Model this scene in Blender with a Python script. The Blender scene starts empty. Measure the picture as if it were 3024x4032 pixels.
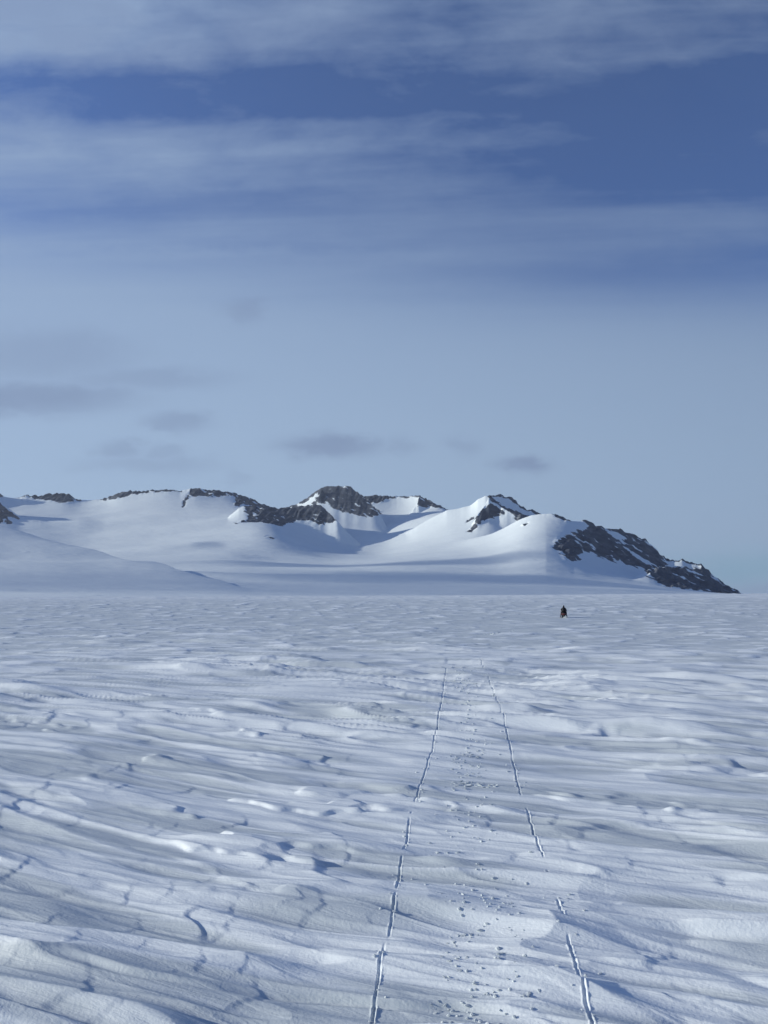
import bpy, bmesh, math, random
import numpy as np
from mathutils import Vector, Matrix

random.seed(7)
rng = np.random.default_rng(11)
C = bpy.context.scene.collection
F = 3028.0          # focal length in pixels of the 3024 x 4032 photograph
CX, HY = 1512.0, 2340.0
H = 1.9             # eye height above the near snow
SUN_EL = math.radians(14.0)
SUN_AZ = math.radians(-90.0 + 3.0)   # clockwise from +Y (view direction): sun stands to the left

# ------------------------------------------------------------------ noise
def _hash(ix, iy, seed):
    h = (ix.astype(np.int64) * 374761393 + iy.astype(np.int64) * 668265263 + seed * 974634777) & 0xFFFFFFFF
    h = ((h ^ (h >> 13)) * 1274126177) & 0xFFFFFFFF
    h = (h ^ (h >> 16)) & 0xFFFFFFFF
    return h

_GA = np.arange(256) / 256.0 * 2 * np.pi
_GX, _GY = np.cos(_GA).astype(np.float32), np.sin(_GA).astype(np.float32)

def perlin(x, y, seed=0):
    x = np.asarray(x, np.float64); y = np.asarray(y, np.float64)
    x0 = np.floor(x); y0 = np.floor(y)
    fx = (x - x0).astype(np.float32); fy = (y - y0).astype(np.float32)
    ix = x0.astype(np.int64); iy = y0.astype(np.int64)
    u = fx * fx * fx * (fx * (fx * 6 - 15) + 10)
    v = fy * fy * fy * (fy * (fy * 6 - 15) + 10)
    def g(dx, dy):
        k = _hash(ix + dx, iy + dy, seed) & 255
        return _GX[k] * (fx - dx) + _GY[k] * (fy - dy)
    a = g(0, 0); b = g(1, 0); c = g(0, 1); d = g(1, 1)
    return 1.45 * ((a + u * (b - a)) * (1 - v) + (c + u * (d - c)) * v)

def fbm(x, y, seed=0, octv=4, gain=0.5, lac=2.03):
    s = 0; amp = 1
    for i in range(octv):
        s = s + amp * perlin(x, y, seed + i * 17)
        x = x * lac + 13.1; y = y * lac + 7.7; amp *= gain
    return s

def sstep(a, b, t):
    t = np.clip((t - a) / (b - a), 0, 1)
    return t * t * (3 - 2 * t)

def smax(a, b, k):
    h = np.clip(0.5 + 0.5 * (a - b) / k, 0, 1)
    return b * (1 - h) + a * h + k * h * (1 - h)

# ------------------------------------------------------------------ mesh helpers
def grid_mesh(name, X, Y, Z, wrap=False):
    """grid of rows x cols -> mesh"""
    R, K = X.shape
    me = bpy.data.meshes.new(name)
    co = np.stack([X, Y, Z], -1).reshape(-1, 3).astype(np.float32)
    idx = np.arange(R * K).reshape(R, K)
    if wrap:
        idx = np.concatenate([idx, idx[:, :1]], 1)
    q = np.stack([idx[:-1, :-1], idx[:-1, 1:], idx[1:, 1:], idx[1:, :-1]], -1).reshape(-1, 4)
    fill_mesh(me, co, q)
    return me

def fill_mesh(me, co, q, smooth=True):
    me.vertices.add(len(co)); me.vertices.foreach_set('co', np.ascontiguousarray(co, np.float32).ravel())
    n = len(q)
    me.loops.add(n * 4); me.loops.foreach_set('vertex_index', q.astype(np.int32).ravel())
    me.polygons.add(n)
    me.polygons.foreach_set('loop_start', (np.arange(n) * 4).astype(np.int32))
    me.polygons.foreach_set('loop_total', np.full(n, 4, np.int32))
    me.update(calc_edges=True)
    me.polygons.foreach_set('use_smooth', np.full(n, smooth))
    me.validate()

def link(name, me, mat, parent=None):
    o = bpy.data.objects.new(name, me); C.objects.link(o)
    if mat is not None:
        me.materials.append(mat)
    if parent is not None:
        o.parent = parent
    return o

def tag(o, label=None, cat=None, group=None, kind=None):
    if label: o['label'] = label
    if cat: o['category'] = cat
    if group: o['group'] = group
    if kind: o['kind'] = kind
    return o

# ------------------------------------------------------------------ materials
def new_mat(name):
    m = bpy.data.materials.new(name); m.use_nodes = True
    nt = m.node_tree; b = nt.nodes['Principled BSDF']
    return m, nt, b

def plain(name, col, rough=0.6, metal=0.0, spec=0.3, noise=0.12, scale=25.0):
    m, nt, b = new_mat(name)
    n = nt.nodes.new('ShaderNodeTexNoise'); n.inputs['Scale'].default_value = scale
    n.inputs['Detail'].default_value = 5
    tc = nt.nodes.new('ShaderNodeTexCoord'); nt.links.new(tc.outputs['Object'], n.inputs['Vector'])
    mx = nt.nodes.new('ShaderNodeMix'); mx.data_type = 'RGBA'
    mx.inputs[6].default_value = (*[c * (1 - noise) for c in col], 1)
    mx.inputs[7].default_value = (*[min(1, c * (1 + noise)) for c in col], 1)
    nt.links.new(n.outputs['Fac'], mx.inputs[0]); nt.links.new(mx.outputs[2], b.inputs['Base Color'])
    b.inputs['Roughness'].default_value = rough; b.inputs['Metallic'].default_value = metal
    b.inputs['Specular IOR Level'].default_value = spec
    return m

SNOW = (0.80, 0.86, 0.865)

def snow_material(name, bump_scale=60.0, bump_dist=0.004, bump_str=0.35, ripple=0.0):
    m, nt, b = new_mat(name)
    tc = nt.nodes.new('ShaderNodeTexCoord')
    n = nt.nodes.new('ShaderNodeTexNoise'); n.inputs['Scale'].default_value = 0.35; n.inputs['Detail'].default_value = 6
    nt.links.new(tc.outputs['Object'], n.inputs['Vector'])
    mx = nt.nodes.new('ShaderNodeMix'); mx.data_type = 'RGBA'
    mx.inputs[6].default_value = (SNOW[0] * .765, SNOW[1] * .765, SNOW[2] * .77, 1)
    mx.inputs[7].default_value = (SNOW[0] * .795, SNOW[1] * .795, SNOW[2] * .80, 1)
    nt.links.new(n.outputs['Fac'], mx.inputs[0])
    def streaks(sx, sy, rot, lo, hi, seed):
        mq = nt.nodes.new('ShaderNodeMapping'); mq.vector_type = 'TEXTURE'
        mq.inputs['Rotation'].default_value = (0, 0, -math.radians(rot)); mq.inputs['Scale'].default_value = (sx, sy, 2.0)
        mq.inputs['Location'].default_value = (seed, seed * .7, 0)
        nt.links.new(tc.outputs['Object'], mq.inputs['Vector'])
        q = nt.nodes.new('ShaderNodeTexNoise'); q.inputs['Scale'].default_value = 1.0; q.inputs['Detail'].default_value = 4
        q.inputs['Roughness'].default_value = .5; q.inputs['Distortion'].default_value = .5
        nt.links.new(mq.outputs[0], q.inputs['Vector'])
        r_ = nt.nodes.new('ShaderNodeMapRange'); r_.interpolation_type = 'SMOOTHSTEP'
        r_.inputs['From Min'].default_value = lo; r_.inputs['From Max'].default_value = hi
        nt.links.new(q.outputs['Fac'], r_.inputs['Value'])
        return r_.outputs[0]
    def mth(op, u, v):
        k = nt.nodes.new('ShaderNodeMath'); k.operation = op
        for i_, w_ in enumerate((u, v)):
            if isinstance(w_, (int, float)): k.inputs[i_].default_value = w_
            else: nt.links.new(w_, k.inputs[i_])
        return k.outputs[0]
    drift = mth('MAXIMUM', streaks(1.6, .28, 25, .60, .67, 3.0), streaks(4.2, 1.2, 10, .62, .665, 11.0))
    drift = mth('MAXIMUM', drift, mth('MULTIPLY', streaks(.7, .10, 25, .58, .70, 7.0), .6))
    da = nt.nodes.new('ShaderNodeAttribute'); da.attribute_name = 'drift_crest_light'
    drift = mth('MAXIMUM', mth('MULTIPLY', drift, .45), mth('MINIMUM', mth('MULTIPLY', da.outputs['Fac'], 1.5), 1.0))  # random drift streaks plus ridge-crest light painted into the base colour
    glaze = mth('MULTIPLY', streaks(3.2, .9, 25, .52, .72, 21.0), .18)
    mg = nt.nodes.new('ShaderNodeMix'); mg.data_type = 'RGBA'
    mg.inputs[7].default_value = (.56, .625, .66, 1)
    nt.links.new(glaze, mg.inputs[0]); nt.links.new(mx.outputs[2], mg.inputs[6])
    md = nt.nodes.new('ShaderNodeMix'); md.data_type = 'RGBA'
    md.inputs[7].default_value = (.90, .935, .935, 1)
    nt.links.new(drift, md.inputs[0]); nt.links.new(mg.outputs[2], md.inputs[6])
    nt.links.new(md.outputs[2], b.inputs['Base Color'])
    b.inputs['Roughness'].default_value = 0.55
    b.inputs['Specular IOR Level'].default_value = 0.22
    g = nt.nodes.new('ShaderNodeTexNoise'); g.inputs['Scale'].default_value = bump_scale
    g.inputs['Detail'].default_value = 4; g.inputs['Roughness'].default_value = 0.6
    nt.links.new(tc.outputs['Object'], g.inputs['Vector'])
    bp = nt.nodes.new('ShaderNodeBump'); bp.inputs['Strength'].default_value = bump_str
    bp.inputs['Distance'].default_value = bump_dist
    nt.links.new(g.outputs['Fac'], bp.inputs['Height'])
    # wind ripple: fine streaks along the wind
    mp = nt.nodes.new('ShaderNodeMapping'); mp.vector_type = 'TEXTURE'
    mp.inputs['Rotation'].default_value = (0, 0, -math.radians(25)); mp.inputs['Scale'].default_value = (.42, .075, .3)
    nt.links.new(tc.outputs['Object'], mp.inputs['Vector'])
    g2 = nt.nodes.new('ShaderNodeTexNoise'); g2.inputs['Scale'].default_value = 1.0
    g2.inputs['Detail'].default_value = 5; g2.inputs['Roughness'].default_value = 0.62; g2.inputs['Distortion'].default_value = .6
    nt.links.new(mp.outputs[0], g2.inputs['Vector'])
    bp2 = nt.nodes.new('ShaderNodeBump'); bp2.inputs['Strength'].default_value = ripple; bp2.inputs['Distance'].default_value = .027
    nt.links.new(g2.outputs['Fac'], bp2.inputs['Height']); nt.links.new(bp.outputs['Normal'], bp2.inputs['Normal'])
    nt.links.new(bp2.outputs['Normal'], b.inputs['Normal'])
    return m

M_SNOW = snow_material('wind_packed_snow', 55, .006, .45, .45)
M_CHUNK = snow_material('broken_snow', 90, 0.004, 0.5)

# ------------------------------------------------------------------ ground: snow plain
WA = math.radians(25.0)
cw, sw = math.cos(WA), math.sin(WA)

def base_z(r, px):
    lr = np.log(np.maximum(r, 1e-3))
    k = [(0.1, 0), (9, 0), (17, -.03), (28, -.2), (45, -.6), (75, -1.2), (113, -1.55), (170, -1.35), (250, -.6),
         (400, .7), (560, 1.25), (640, 1.35), (760, 1.2), (1000, -2.5), (1500, -22), (3000, -70), (60000, -70), (90000, -70)]
    kr = np.log([a for a, _ in k]); kz = np.array([b for _, b in k], float)
    # monotone-ish smooth interpolation
    t = np.linspace(kr[0], kr[-1], 4000)
    z = np.interp(t, kr, kz)
    ker = np.hanning(91); ker /= ker.sum()
    z = np.convolve(np.pad(z, 45, mode='edge'), ker, mode='valid')
    zz = np.interp(lr, t, z)
    edge = np.interp(px, [-800, 0, 900, 1700, 2100, 2650, 3800], [2353, 2350.5, 2348, 2346.5, 2343, 2338.5, 2338.5])
    tgt = H - (edge - HY) * 620 / F
    wgt = sstep(150, 600, r) * (1 - sstep(700, 1500, r))
    return zz + (tgt - 1.35) * wgt

def ridged(n, sharp=1.0):
    return 1 - np.abs(n)

# hollows scooped by the wind: image position (photo pixels), half length along the wind, half width, depth
SCOOPS = []
def scoop(px, py, L, W, D, rot=0.0):
    Y = F * H / (py - HY); X = (px - CX) * Y / F
    SCOOPS.append((X, Y, L * 1.7, W * 1.6, D * .135, rot))

def p7(X, Y): return (X * .9114, 3000 + Y * .9114)
for a, b, L, W, D in [(190, 132, .55, .14, .07), (535, 122, .5, .10, .06), (800, 128, .5, .12, .06), (75, 205, .6, .16, .09), (1035, 290, .5, .10, .06), (1185, 465, .45, .10, .06), (80, 495, .4, .10, .06),
                      (520, 610, .3, .10, .04), (215, 728, .22, .05, .035), (985, 670, .25, .06, .035), (985, 745, .3, .07, .045), (245, 870, .3, .07, .03), (300, 1075, .5, .13, .06),
                      (1390, 690, .7, .10, .05), (1090, 1045, .6, .09, .05), (1390, 120, .35, .07, .05), (920, 520, .25, .07, .03), (330, 275, .5, .09, .03)]:
    scoop(*p7(a, b), L, W, D)
for a, b, L, W, D in [(765, 270, .45, .10, .055), (1135, 245, .4, .08, .05), (470, 280, .5, .09, .05), (1140, 905, .6, .07, .05), (1200, 275, .3, .05, .04),
                      (1290, 355, .8, .09, .05), (560, 440, .6, .07, .035), (1080, 480, .5, .06, .04), (1250, 860, .5, .06, .035), (1440, 230, .3, .06, .05), (1580, 258, .3, .07, .05)]:
    scoop(1512 + a * .9114, 3000 + b * .9114, L, W, D)
for a, b, L, W, D in [(1350, 690, .6, .14, .07), (650, 680, .6, .14, .07), (780, 510, .9, .2, .08), (890, 515, .8, .2, .08), (350, 625, .8, .2, .1), (95, 620, .8, .2, .1), (520, 595, .7, .18, .09), (1270, 640, .8, .18, .09), (650, 425, 1.2, .3, .1), (1480, 830, .4, .1, .06), (500, 815, .5, .12, .06), (230, 832, .5, .12, .06)]:
    scoop(a * .9114, 2300 + b * .9114, L, W, D * .6)
for a, b, L, W, D in [(700, 395, 1.4, .35, .14), (540, 375, 1.4, .3, .12), (870, 430, 1.6, .4, .12), (1270, 383, 1.4, .35, .13), (1170, 440, 1.2, .3, .12), (280, 330, 2.2, .5, .16), (1100, 530, .8, .2, .08), (1400, 590, .7, .15, .07), (700, 705, .5, .12, .06), (205, 650, .6, .14, .06), (1340, 830, .4, .09, .05), (1500, 835, .4, .09, .05)]:
    scoop(1512 + a * .9114, 2300 + b * .9114, L, W, D * .6)

_r = random.Random(314)
for _k in range(55):
    _py = 2640 + 1440 * _r.random() ** .9
    _px = -150 + 3324 * _r.random()
    if abs(_px - 1870) < 330 * (_py - 2340) / 1700 and _r.random() < .5:
        continue
    _Y = F * H / (_py - HY)
    _q = (_Y / 4.5) ** .75
    scoop(_px, _py, _r.uniform(.14, .40) * _q, _r.uniform(.030, .10) * _q, _r.uniform(.012, .040) * _q ** .8, _r.gauss(0, .18))

DRIFT_CREST_LIGHT = None
def sastrugi(x, y):
    r = np.hypot(x, y)
    a = x * cw - y * sw
    c = x * sw + y * cw
    # slow bends of the wind streaks
    bend = perlin(a / 7.0, c / 4.5, 3)
    nearw = 1 - sstep(9, 22, r)
    c1 = c + 0.42 * bend + nearw * 0.05 * perlin(a / 1.4, c / 0.6, 5)
    a1 = a + 0.28 * perlin(a / 2.3, c / 0.9, 8) + nearw * 0.06 * perlin(a / .5, c / .25, 9)
    patch = sstep(-0.45, 0.35, perlin(a / 11, c / 5.0, 21) + 0.35 * perlin(a / 3.5, c / 2.0, 22))
    far = sstep(10, 40, r)
    z = np.zeros_like(x)
    # broad swells
    z = z + 0.24 * perlin(a / 60, c / 26, 31) * sstep(12, 60, r)
    z = z + 0.10 * perlin(a / 17, c / 7.5, 32) * sstep(4, 20, r)
    def steep(A, Cc, L, W, seed, k):
        n0 = perlin(A / L, Cc / W, seed)
        n0 = perlin((A + k * L * n0) / L, Cc / W, seed)
        return perlin((A + 1.2 * k * L * n0) / L, Cc / W, seed)
    # sastrugi: long parallel ridges, gentle towards the wind and blunt at the lee end
    fade = lambda r0, r1: 1 - sstep(r0, r1, r)
    n1 = steep(a1, c1, 3.0, 0.50, 41, -.30)
    z = z + (0.024 + 0.042 * patch) * n1 * fade(24, 48)
    k1 = np.maximum(1 - np.abs(steep(a1 + 40, c1, 4.6, 0.80, 45, -.25)) * 2.1, 0) ** 1.25
    z = z + (0.022 + 0.040 * patch) * k1 * fade(22, 44)
    k3 = np.maximum(1 - np.abs(steep(a + 21 + .3 * bend, c + .42 * bend, 7.5, 1.5, 47, -.3)) * 2.0, 0) ** 1.2
    z = z + (0.02 + 0.055 * patch) * k3 * sstep(7, 18, r) * fade(40, 85)
    n2 = steep(a1 + 3, c1, 1.5, 0.24, 42, -.30)
    z = z + (0.017 + 0.030 * patch) * n2 * fade(14, 30)
    k2 = np.maximum(1 - np.abs(steep(a1 + 70, c1, 2.3, 0.34, 46, -.25)) * 2.1, 0) ** 1.2
    z = z + (0.018 + 0.036 * patch) * k2 * fade(13, 26)
    n5 = steep(a1 + 55, c1, 0.80, 0.23, 49, -.30)
    z = z + (0.006 + 0.021 * patch) * n5 * fade(9, 18)
    n6 = steep(a1 + 85, c1, 1.5, 0.50, 50, -.34)
    z = z + (0.014 + 0.036 * patch) * n6 * fade(18, 36)
    n3 = perlin(a1 / 0.9, c1 / 0.14, 43)
    z = z + (0.006 + 0.017 * patch) * n3 * fade(8, 17)
    k4 = np.maximum(1 - np.abs(steep(a1 + 90, c1, 1.2, 0.16, 48, -.25)) * 2.1, 0) ** 1.2
    z = z + (0.006 + 0.017 * patch) * k4 * fade(7, 14)
    # eroded crust: thin plates with curved broken edges
    t1 = steep(a1 + 9, c1, 2.2, 0.60, 51, -.2) + 0.22 * perlin(a1 / .5, c1 / .2, 52)
    z = z + 0.045 * (0.15 + patch) * sstep(0.16, 0.23 + .022 * r, t1) * fade(18, 36)
    t2 = perlin(a1 / 1.3 + 31, c1 / 0.34, 53) + 0.3 * perlin(a1 / .3, c1 / .16, 54)
    br = sstep(.05, .4, perlin(a / 2.2 + 7, c / 1.2, 55))
    z = z + 0.026 * (br + .15) * sstep(0.20, 0.23 + .026 * r, t2) * fade(12, 26)
    # larger, sparser drifts that read far away
    d1 = steep(a1 + 5, c1, 5.5, 1.5, 61, -.3) + 0.20 * perlin(a / 3, c / 1.4, 62)
    z = z + 0.085 * sstep(0.10, 0.65, d1) * sstep(5, 14, r) * fade(45, 95)
    m1 = steep(a, c, 5.0, 2.2, 65, -.32)
    z = z + 0.05 * (0.4 + patch) * m1 * sstep(18, 45, r) * fade(110, 200)
    d2 = steep(a + 5, c, 11, 4.5, 63, -.32) + 0.25 * perlin(a / 4, c / 2.5, 64)
    z = z + 0.08 * sstep(0.15, 0.6, d2) * sstep(45, 120, r)
    m2 = steep(a, c, 9.0, 6.0, 66, -.32)
    z = z + 0.05 * (0.3 + patch) * m2 * sstep(70, 160, r) * fade(500, 900)
    f0 = steep(x + .2 * y, y, 1.4, .9, 71, -.3)
    z = z + 0.075 * np.maximum(f0 - .08, 0) * sstep(14, 24, r) * fade(60, 110)
    f1 = steep(x + .12 * y, y, 2.6, 3.2, 68, -.3)
    z = z + 0.15 * np.maximum(f1 - .08, 0) * sstep(35, 70, r) * fade(160, 320)
    f2 = steep(x, y, 4.5, 8.0, 69, -.3)
    z = z + 0.24 * np.maximum(f2 - .08, 0) * sstep(90, 180, r) * fade(400, 700)
    f3 = steep(x, y, 9.0, 24.0, 70, -.3)
    z = z + 0.38 * np.maximum(f3 - .08, 0) * sstep(240, 420, r) * fade(620, 900)
    m3 = steep(a, c, 22.0, 15.0, 67, -.3)
    z = z + 0.14 * m3 * sstep(180, 400, r) * fade(560, 800)
    if DRIFT_CREST_LIGHT is not None:
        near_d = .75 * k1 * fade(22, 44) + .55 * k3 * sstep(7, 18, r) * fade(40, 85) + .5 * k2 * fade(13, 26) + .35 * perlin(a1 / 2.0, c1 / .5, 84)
        dr = .8 * sstep(.40, .72, near_d)  # whiter along ridge crests: their sunlit look is put into the colour
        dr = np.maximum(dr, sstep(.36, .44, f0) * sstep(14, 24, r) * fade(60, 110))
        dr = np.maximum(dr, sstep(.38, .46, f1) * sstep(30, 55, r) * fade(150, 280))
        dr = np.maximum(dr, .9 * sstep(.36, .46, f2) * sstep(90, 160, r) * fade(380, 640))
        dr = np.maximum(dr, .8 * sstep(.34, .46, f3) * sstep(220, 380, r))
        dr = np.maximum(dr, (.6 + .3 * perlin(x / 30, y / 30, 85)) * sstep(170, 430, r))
        DRIFT_CREST_LIGHT.append(np.clip(dr / 1.5, 0, 1))
    for (X, Y, L, W, D, rot) in SCOOPS:
        m = (np.abs(x - X) < 3.2 * (L + W)) & (np.abs(y - Y) < 3.2 * (L + W))
        if not np.any(m):
            continue
        dx = x[m] - X; dy = y[m] - Y
        al = WA + rot
        aa = dx * math.cos(al) - dy * math.sin(al)
        cc = dx * math.sin(al) + dy * math.cos(al)
        sd_ = int(abs(X * 131 + Y * 17)) % 89
        # the drift rises gently with the wind, then breaks off in a curved, ragged lee face
        q = aa + .55 * cc * cc / (W + .05) + .55 * W * perlin(cc / (.9 * W), cc * 0 + .5, 700 + sd_) + (.18 * W * perlin(cc / (.25 * W), aa / W, 701 + sd_) if Y < 9 else 0)
        win = np.exp(-np.abs(cc / (1.15 * W)) ** 2.5)
        soft = .9 * D + .016 + .0016 * Y
        up = np.exp(-(np.minimum(q, 0) / (.55 * L)) ** 2)
        dn = 1 - sstep(-soft, soft, q)
        hol = sstep(-soft, soft, q) * np.exp(-np.maximum(q, 0) / (.5 * L))
        z[m] = z[m] + win * D * (.75 * up * dn - .42 * hol)
    return z

def unproj(px, py):
    Y = F * H / (py - HY)
    return ((px - CX) * Y / F, Y)

S = 3024 / 1659.0
# runner grooves: polylines in the photograph's pixels, drawn on the flat snow, each with the stretches that are cut
LEFT = [(800, 2300), (805, 2212), (815, 2150), (827, 2060), (845, 2025), (853, 1960), (860, 1930), (866, 1870), (876, 1840), (885, 1780), (897, 1740),
        (915, 1680), (934, 1630), (945, 1580), (955, 1520), (961, 1470), (965, 1440), (968, 1410)]
RIGHT = [(1295, 2300), (1270, 2212), (1255, 2160), (1240, 2090), (1225, 2045), (1215, 2010), (1205, 1960), (1187, 1905), (1172, 1870), (1160, 1830),
         (1145, 1780), (1137, 1755), (1125, 1722), (1112, 1670), (1100, 1610), (1085, 1555), (1070, 1510), (1055, 1470), (1045, 1440), (1030, 1405)]
LEFT_CUT = [(2300, 2066), (2026, 1964), (1948, 1868), (1852, 1784), (1775, 1768), (1745, 1440)]
RIGHT_CUT = [(2300, 2050), (2012, 1962), (1902, 1895), (1872, 1752), (1724, 1468), (1440, 1420)]

def groove_pts(poly):
    return np.array([unproj(a * S, b * S) for a, b in poly])

def groove_field(x, y, poly, cuts, seed):
    """signed lateral distance and 'cut' weight for points near a groove"""
    P = groove_pts(poly)
    order = np.argsort(P[:, 1])
    Py, Px = P[order, 1], P[order, 0]
    # dense smooth centre line
    yy = np.linspace(Py[0], Py[-1], 1500)
    xx = np.interp(yy, Py, Px)
    ker = np.hanning(61); ker /= ker.sum()
    xx = np.convolve(np.pad(xx, 30, mode='reflect', reflect_type='odd'), ker, mode='valid')
    xc = np.interp(y, yy, xx) + 0.006 * perlin(y / .5, y * 0, seed) + 0.002 * perlin(y / .08, y * 0, seed + 1)
    d = x - xc
    w = np.zeros_like(x)
    for (p0, p1) in cuts:
        y0 = F * H / (p0 * S - HY); y1 = F * H / (p1 * S - HY)
        w = np.maximum(w, sstep(y0 - .03, y0 + .06, y) * (1 - sstep(y1 - .06, y1 + .05, y)))
    w *= (y > Py[0]) & (y < Py[-1])
    return d, w

def grooves(x, y):
    dz = np.zeros_like(x)
    for poly, cuts, seed in ((LEFT, LEFT_CUT, 101), (RIGHT, RIGHT_CUT, 131)):
        m = (y > 2.2) & (y < 45) & (np.abs(x) < 6)
        if not np.any(m):
            continue
        xs, ys = x[m], y[m]
        d, w = groove_field(xs, ys, poly, cuts, seed)
        far = 1 + sstep(8, 25, ys) * 0.45
        wid = 0.0072 * far * (1 + 0.22 * perlin(ys / .22, ys * 0, seed + 3) + .22 * perlin(ys / .05, ys * 0, seed + 5))
        depth = 0.011 * far * (0.75 + 0.6 * perlin(ys / .3, ys * 0, seed + 4))
        g = 1 - sstep(0.55, 1.0, np.abs(d) / wid)
        bank = np.exp(-((np.abs(d) - 1.7 * wid) / (0.6 * wid)) ** 2) * (0.007 * far) * np.maximum(0, 0.15 + 0.9 * perlin(ys / .16, d / .06, seed + 6) + .8 * perlin(ys / .035, d / .03, seed + 7))
        dz[m] += w * (-depth * g + bank)
    # snowmobile belt: faint rough strip between the runners
    m = (y > 2.2) & (y < 40) & (np.abs(x) < 6)
    if np.any(m):
        xs, ys = x[m], y[m]
        PL, PR = groove_pts(LEFT), groove_pts(RIGHT)
        xl = np.interp(ys, PL[::1, 1], PL[:, 0]); xr = np.interp(ys, PR[:, 1], PR[:, 0])
        mid = 0.5 * (xl + xr)
        s = 1 - sstep(0.16, 0.26, np.abs(xs - mid))
        pat = sstep(0.0, 0.5, perlin(ys / 1.3, xs * 0 + 3, 151))
        dz[m] += s * pat * 0.0
    return dz

def ground_z(x, y):
    x = np.asarray(x, float); y = np.asarray(y, float)
    r = np.hypot(x, y)
    px = CX + F * x / np.maximum(y, 1e-3)
    px = np.where(y > 0, np.clip(px, -800, 3800), np.where(x < 0, -800, 3800))
    sa = sastrugi(x, y)
    calm = .85 * np.exp(-((x - 28.5) / 4.5) ** 2 - ((y - 113.0) / 8.0) ** 2)
    return base_z(r, px) + sa * (1 - calm) + grooves(x, y)

def make_ground():
    # radial rows: about one per image pixel near by, then one per cent
    rows = [0.6, 1.2, 1.8, 2.3, 2.6, 2.8]
    r = 3.0
    while r < 1600:
        rows.append(r)
        d = min(0.48 * r * r / (F / 3.9375 * H), 0.006 * r)
        r += d
    while r < 15000:
        rows.append(r); r *= 1.12
    rows = np.array(rows)
    half = math.radians(33)
    dense = np.linspace(-half, half, 1180)
    side = np.linspace(half, 2 * math.pi - half, 150)[1:-1]
    th = np.concatenate([dense, side])
    RR, TT = np.meshgrid(rows, th, indexing='ij')
    X = RR * np.sin(TT); Y = RR * np.cos(TT)
    global DRIFT_CREST_LIGHT
    DRIFT_CREST_LIGHT = []
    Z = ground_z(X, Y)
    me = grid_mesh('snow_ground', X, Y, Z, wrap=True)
    at = me.attributes.new('drift_crest_light', 'FLOAT', 'POINT')
    at.data.foreach_set('value', DRIFT_CREST_LIGHT[0].astype(np.float32).ravel())
    DRIFT_CREST_LIGHT = None
    o = link('snow_ground', me, M_SNOW)
    tag(o, 'wind carved snow plain of grey white sastrugi in the foreground', 'snow ground', kind='structure')
    return o

make_ground()

# ------------------------------------------------------------------ mountains and glacier
def lerp_table(px, y, pxn, yn, T):
    T = np.array(T, float)            # rows depth, cols px
    A = np.empty((len(yn), len(px)))
    for i in range(len(yn)):
        A[i] = np.interp(px, pxn, T[i])
    out = np.empty((len(y), len(px)))
    for j in range(len(px)):
        out[:, j] = np.interp(y, yn, A[:, j])
    return out

def blur(A, n, axis):
    ker = np.hanning(2 * n + 3)[1:-1]; ker /= ker.sum()
    pad = [(0, 0), (0, 0)]; pad[axis] = (n, n)
    B = np.pad(A, pad, mode='edge')
    return np.apply_along_axis(lambda v: np.convolve(v, ker, mode='valid'), axis, B)

PX = np.concatenate([np.linspace(-1500, -220, 60)[:-1], np.arange(-220, 3160, 3.6), np.linspace(3160, 4400, 60)[1:]])
YD = np.concatenate([np.linspace(900, 2400, 230)[:-1], np.arange(2400, 5900, 4.6), np.linspace(5900, 8500, 60)])
GP, GY = np.meshgrid(PX, YD)
GX = (GP - CX) / F * GY

def zof(py, y):
    return H + (HY - py) * y / F

pxn = [-1500, -300, 0, 300, 600, 900, 1050, 1300, 1500, 1700, 1900, 2100, 2300, 2500, 2700, 2900, 3300, 4400]
yn = [900, 1300, 1800, 2500, 3200, 4000, 4800, 5600, 6500, 8500]
TAB = [
 [2375, 2375, 2375, 2375, 2375, 2375, 2375, 2375, 2375, 2375, 2375, 2375, 2375, 2375, 2375, 2375, 2375, 2375],
 [2326, 2334, 2338, 2342, 2345, 2348, 2350, 2353, 2355, 2357, 2358, 2359, 2360, 2358, 2362, 2365, 2370, 2370],
 [2270, 2284, 2292, 2300, 2307, 2313, 2316, 2320, 2322, 2323, 2324, 2326, 2328, 2332, 2345, 2355, 2365, 2365],
 [2200, 2215, 2235, 2240, 2245, 2252, 2255, 2256, 2250, 2246, 2246, 2254, 2272, 2300, 2335, 2350, 2360, 2360],
 [2140, 2165, 2190, 2208, 2203, 2198, 2208, 2216, 2206, 2190, 2172, 2172, 2212, 2265, 2325, 2345, 2358, 2358],
 [2060, 2100, 2130, 2160, 2136, 2104, 2082, 2176, 2188, 2136, 2088, 2140, 2200, 2260, 2325, 2345, 2356, 2356],
 [1990, 2020, 2052, 2062, 2036, 2022, 2018, 2100, 2104, 2032, 2000, 2100, 2180, 2260, 2325, 2345, 2355, 2355],
 [1930, 1960, 1985, 1985, 1960, 1962, 2010, 2015, 2010, 2020, 2060, 2120, 2200, 2270, 2330, 2350, 2355, 2355],
 [1960, 1990, 2030, 2030, 2010, 2020, 2080, 2080, 2080, 2090, 2130, 2180, 2240, 2290, 2340, 2350, 2355, 2355],
 [2200, 2200, 2200, 2200, 2200, 2200, 2200, 2200, 2200, 2200, 2200, 2240, 2280, 2320, 2345, 2350, 2355, 2355]]
GLPY = lerp_table(PX, YD, pxn, yn, TAB)
for n in (34, 34):
    GLPY = blur(GLPY, n, 0); GLPY = blur(GLPY, 26, 1)
Z = zof(GLPY, GY)
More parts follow.
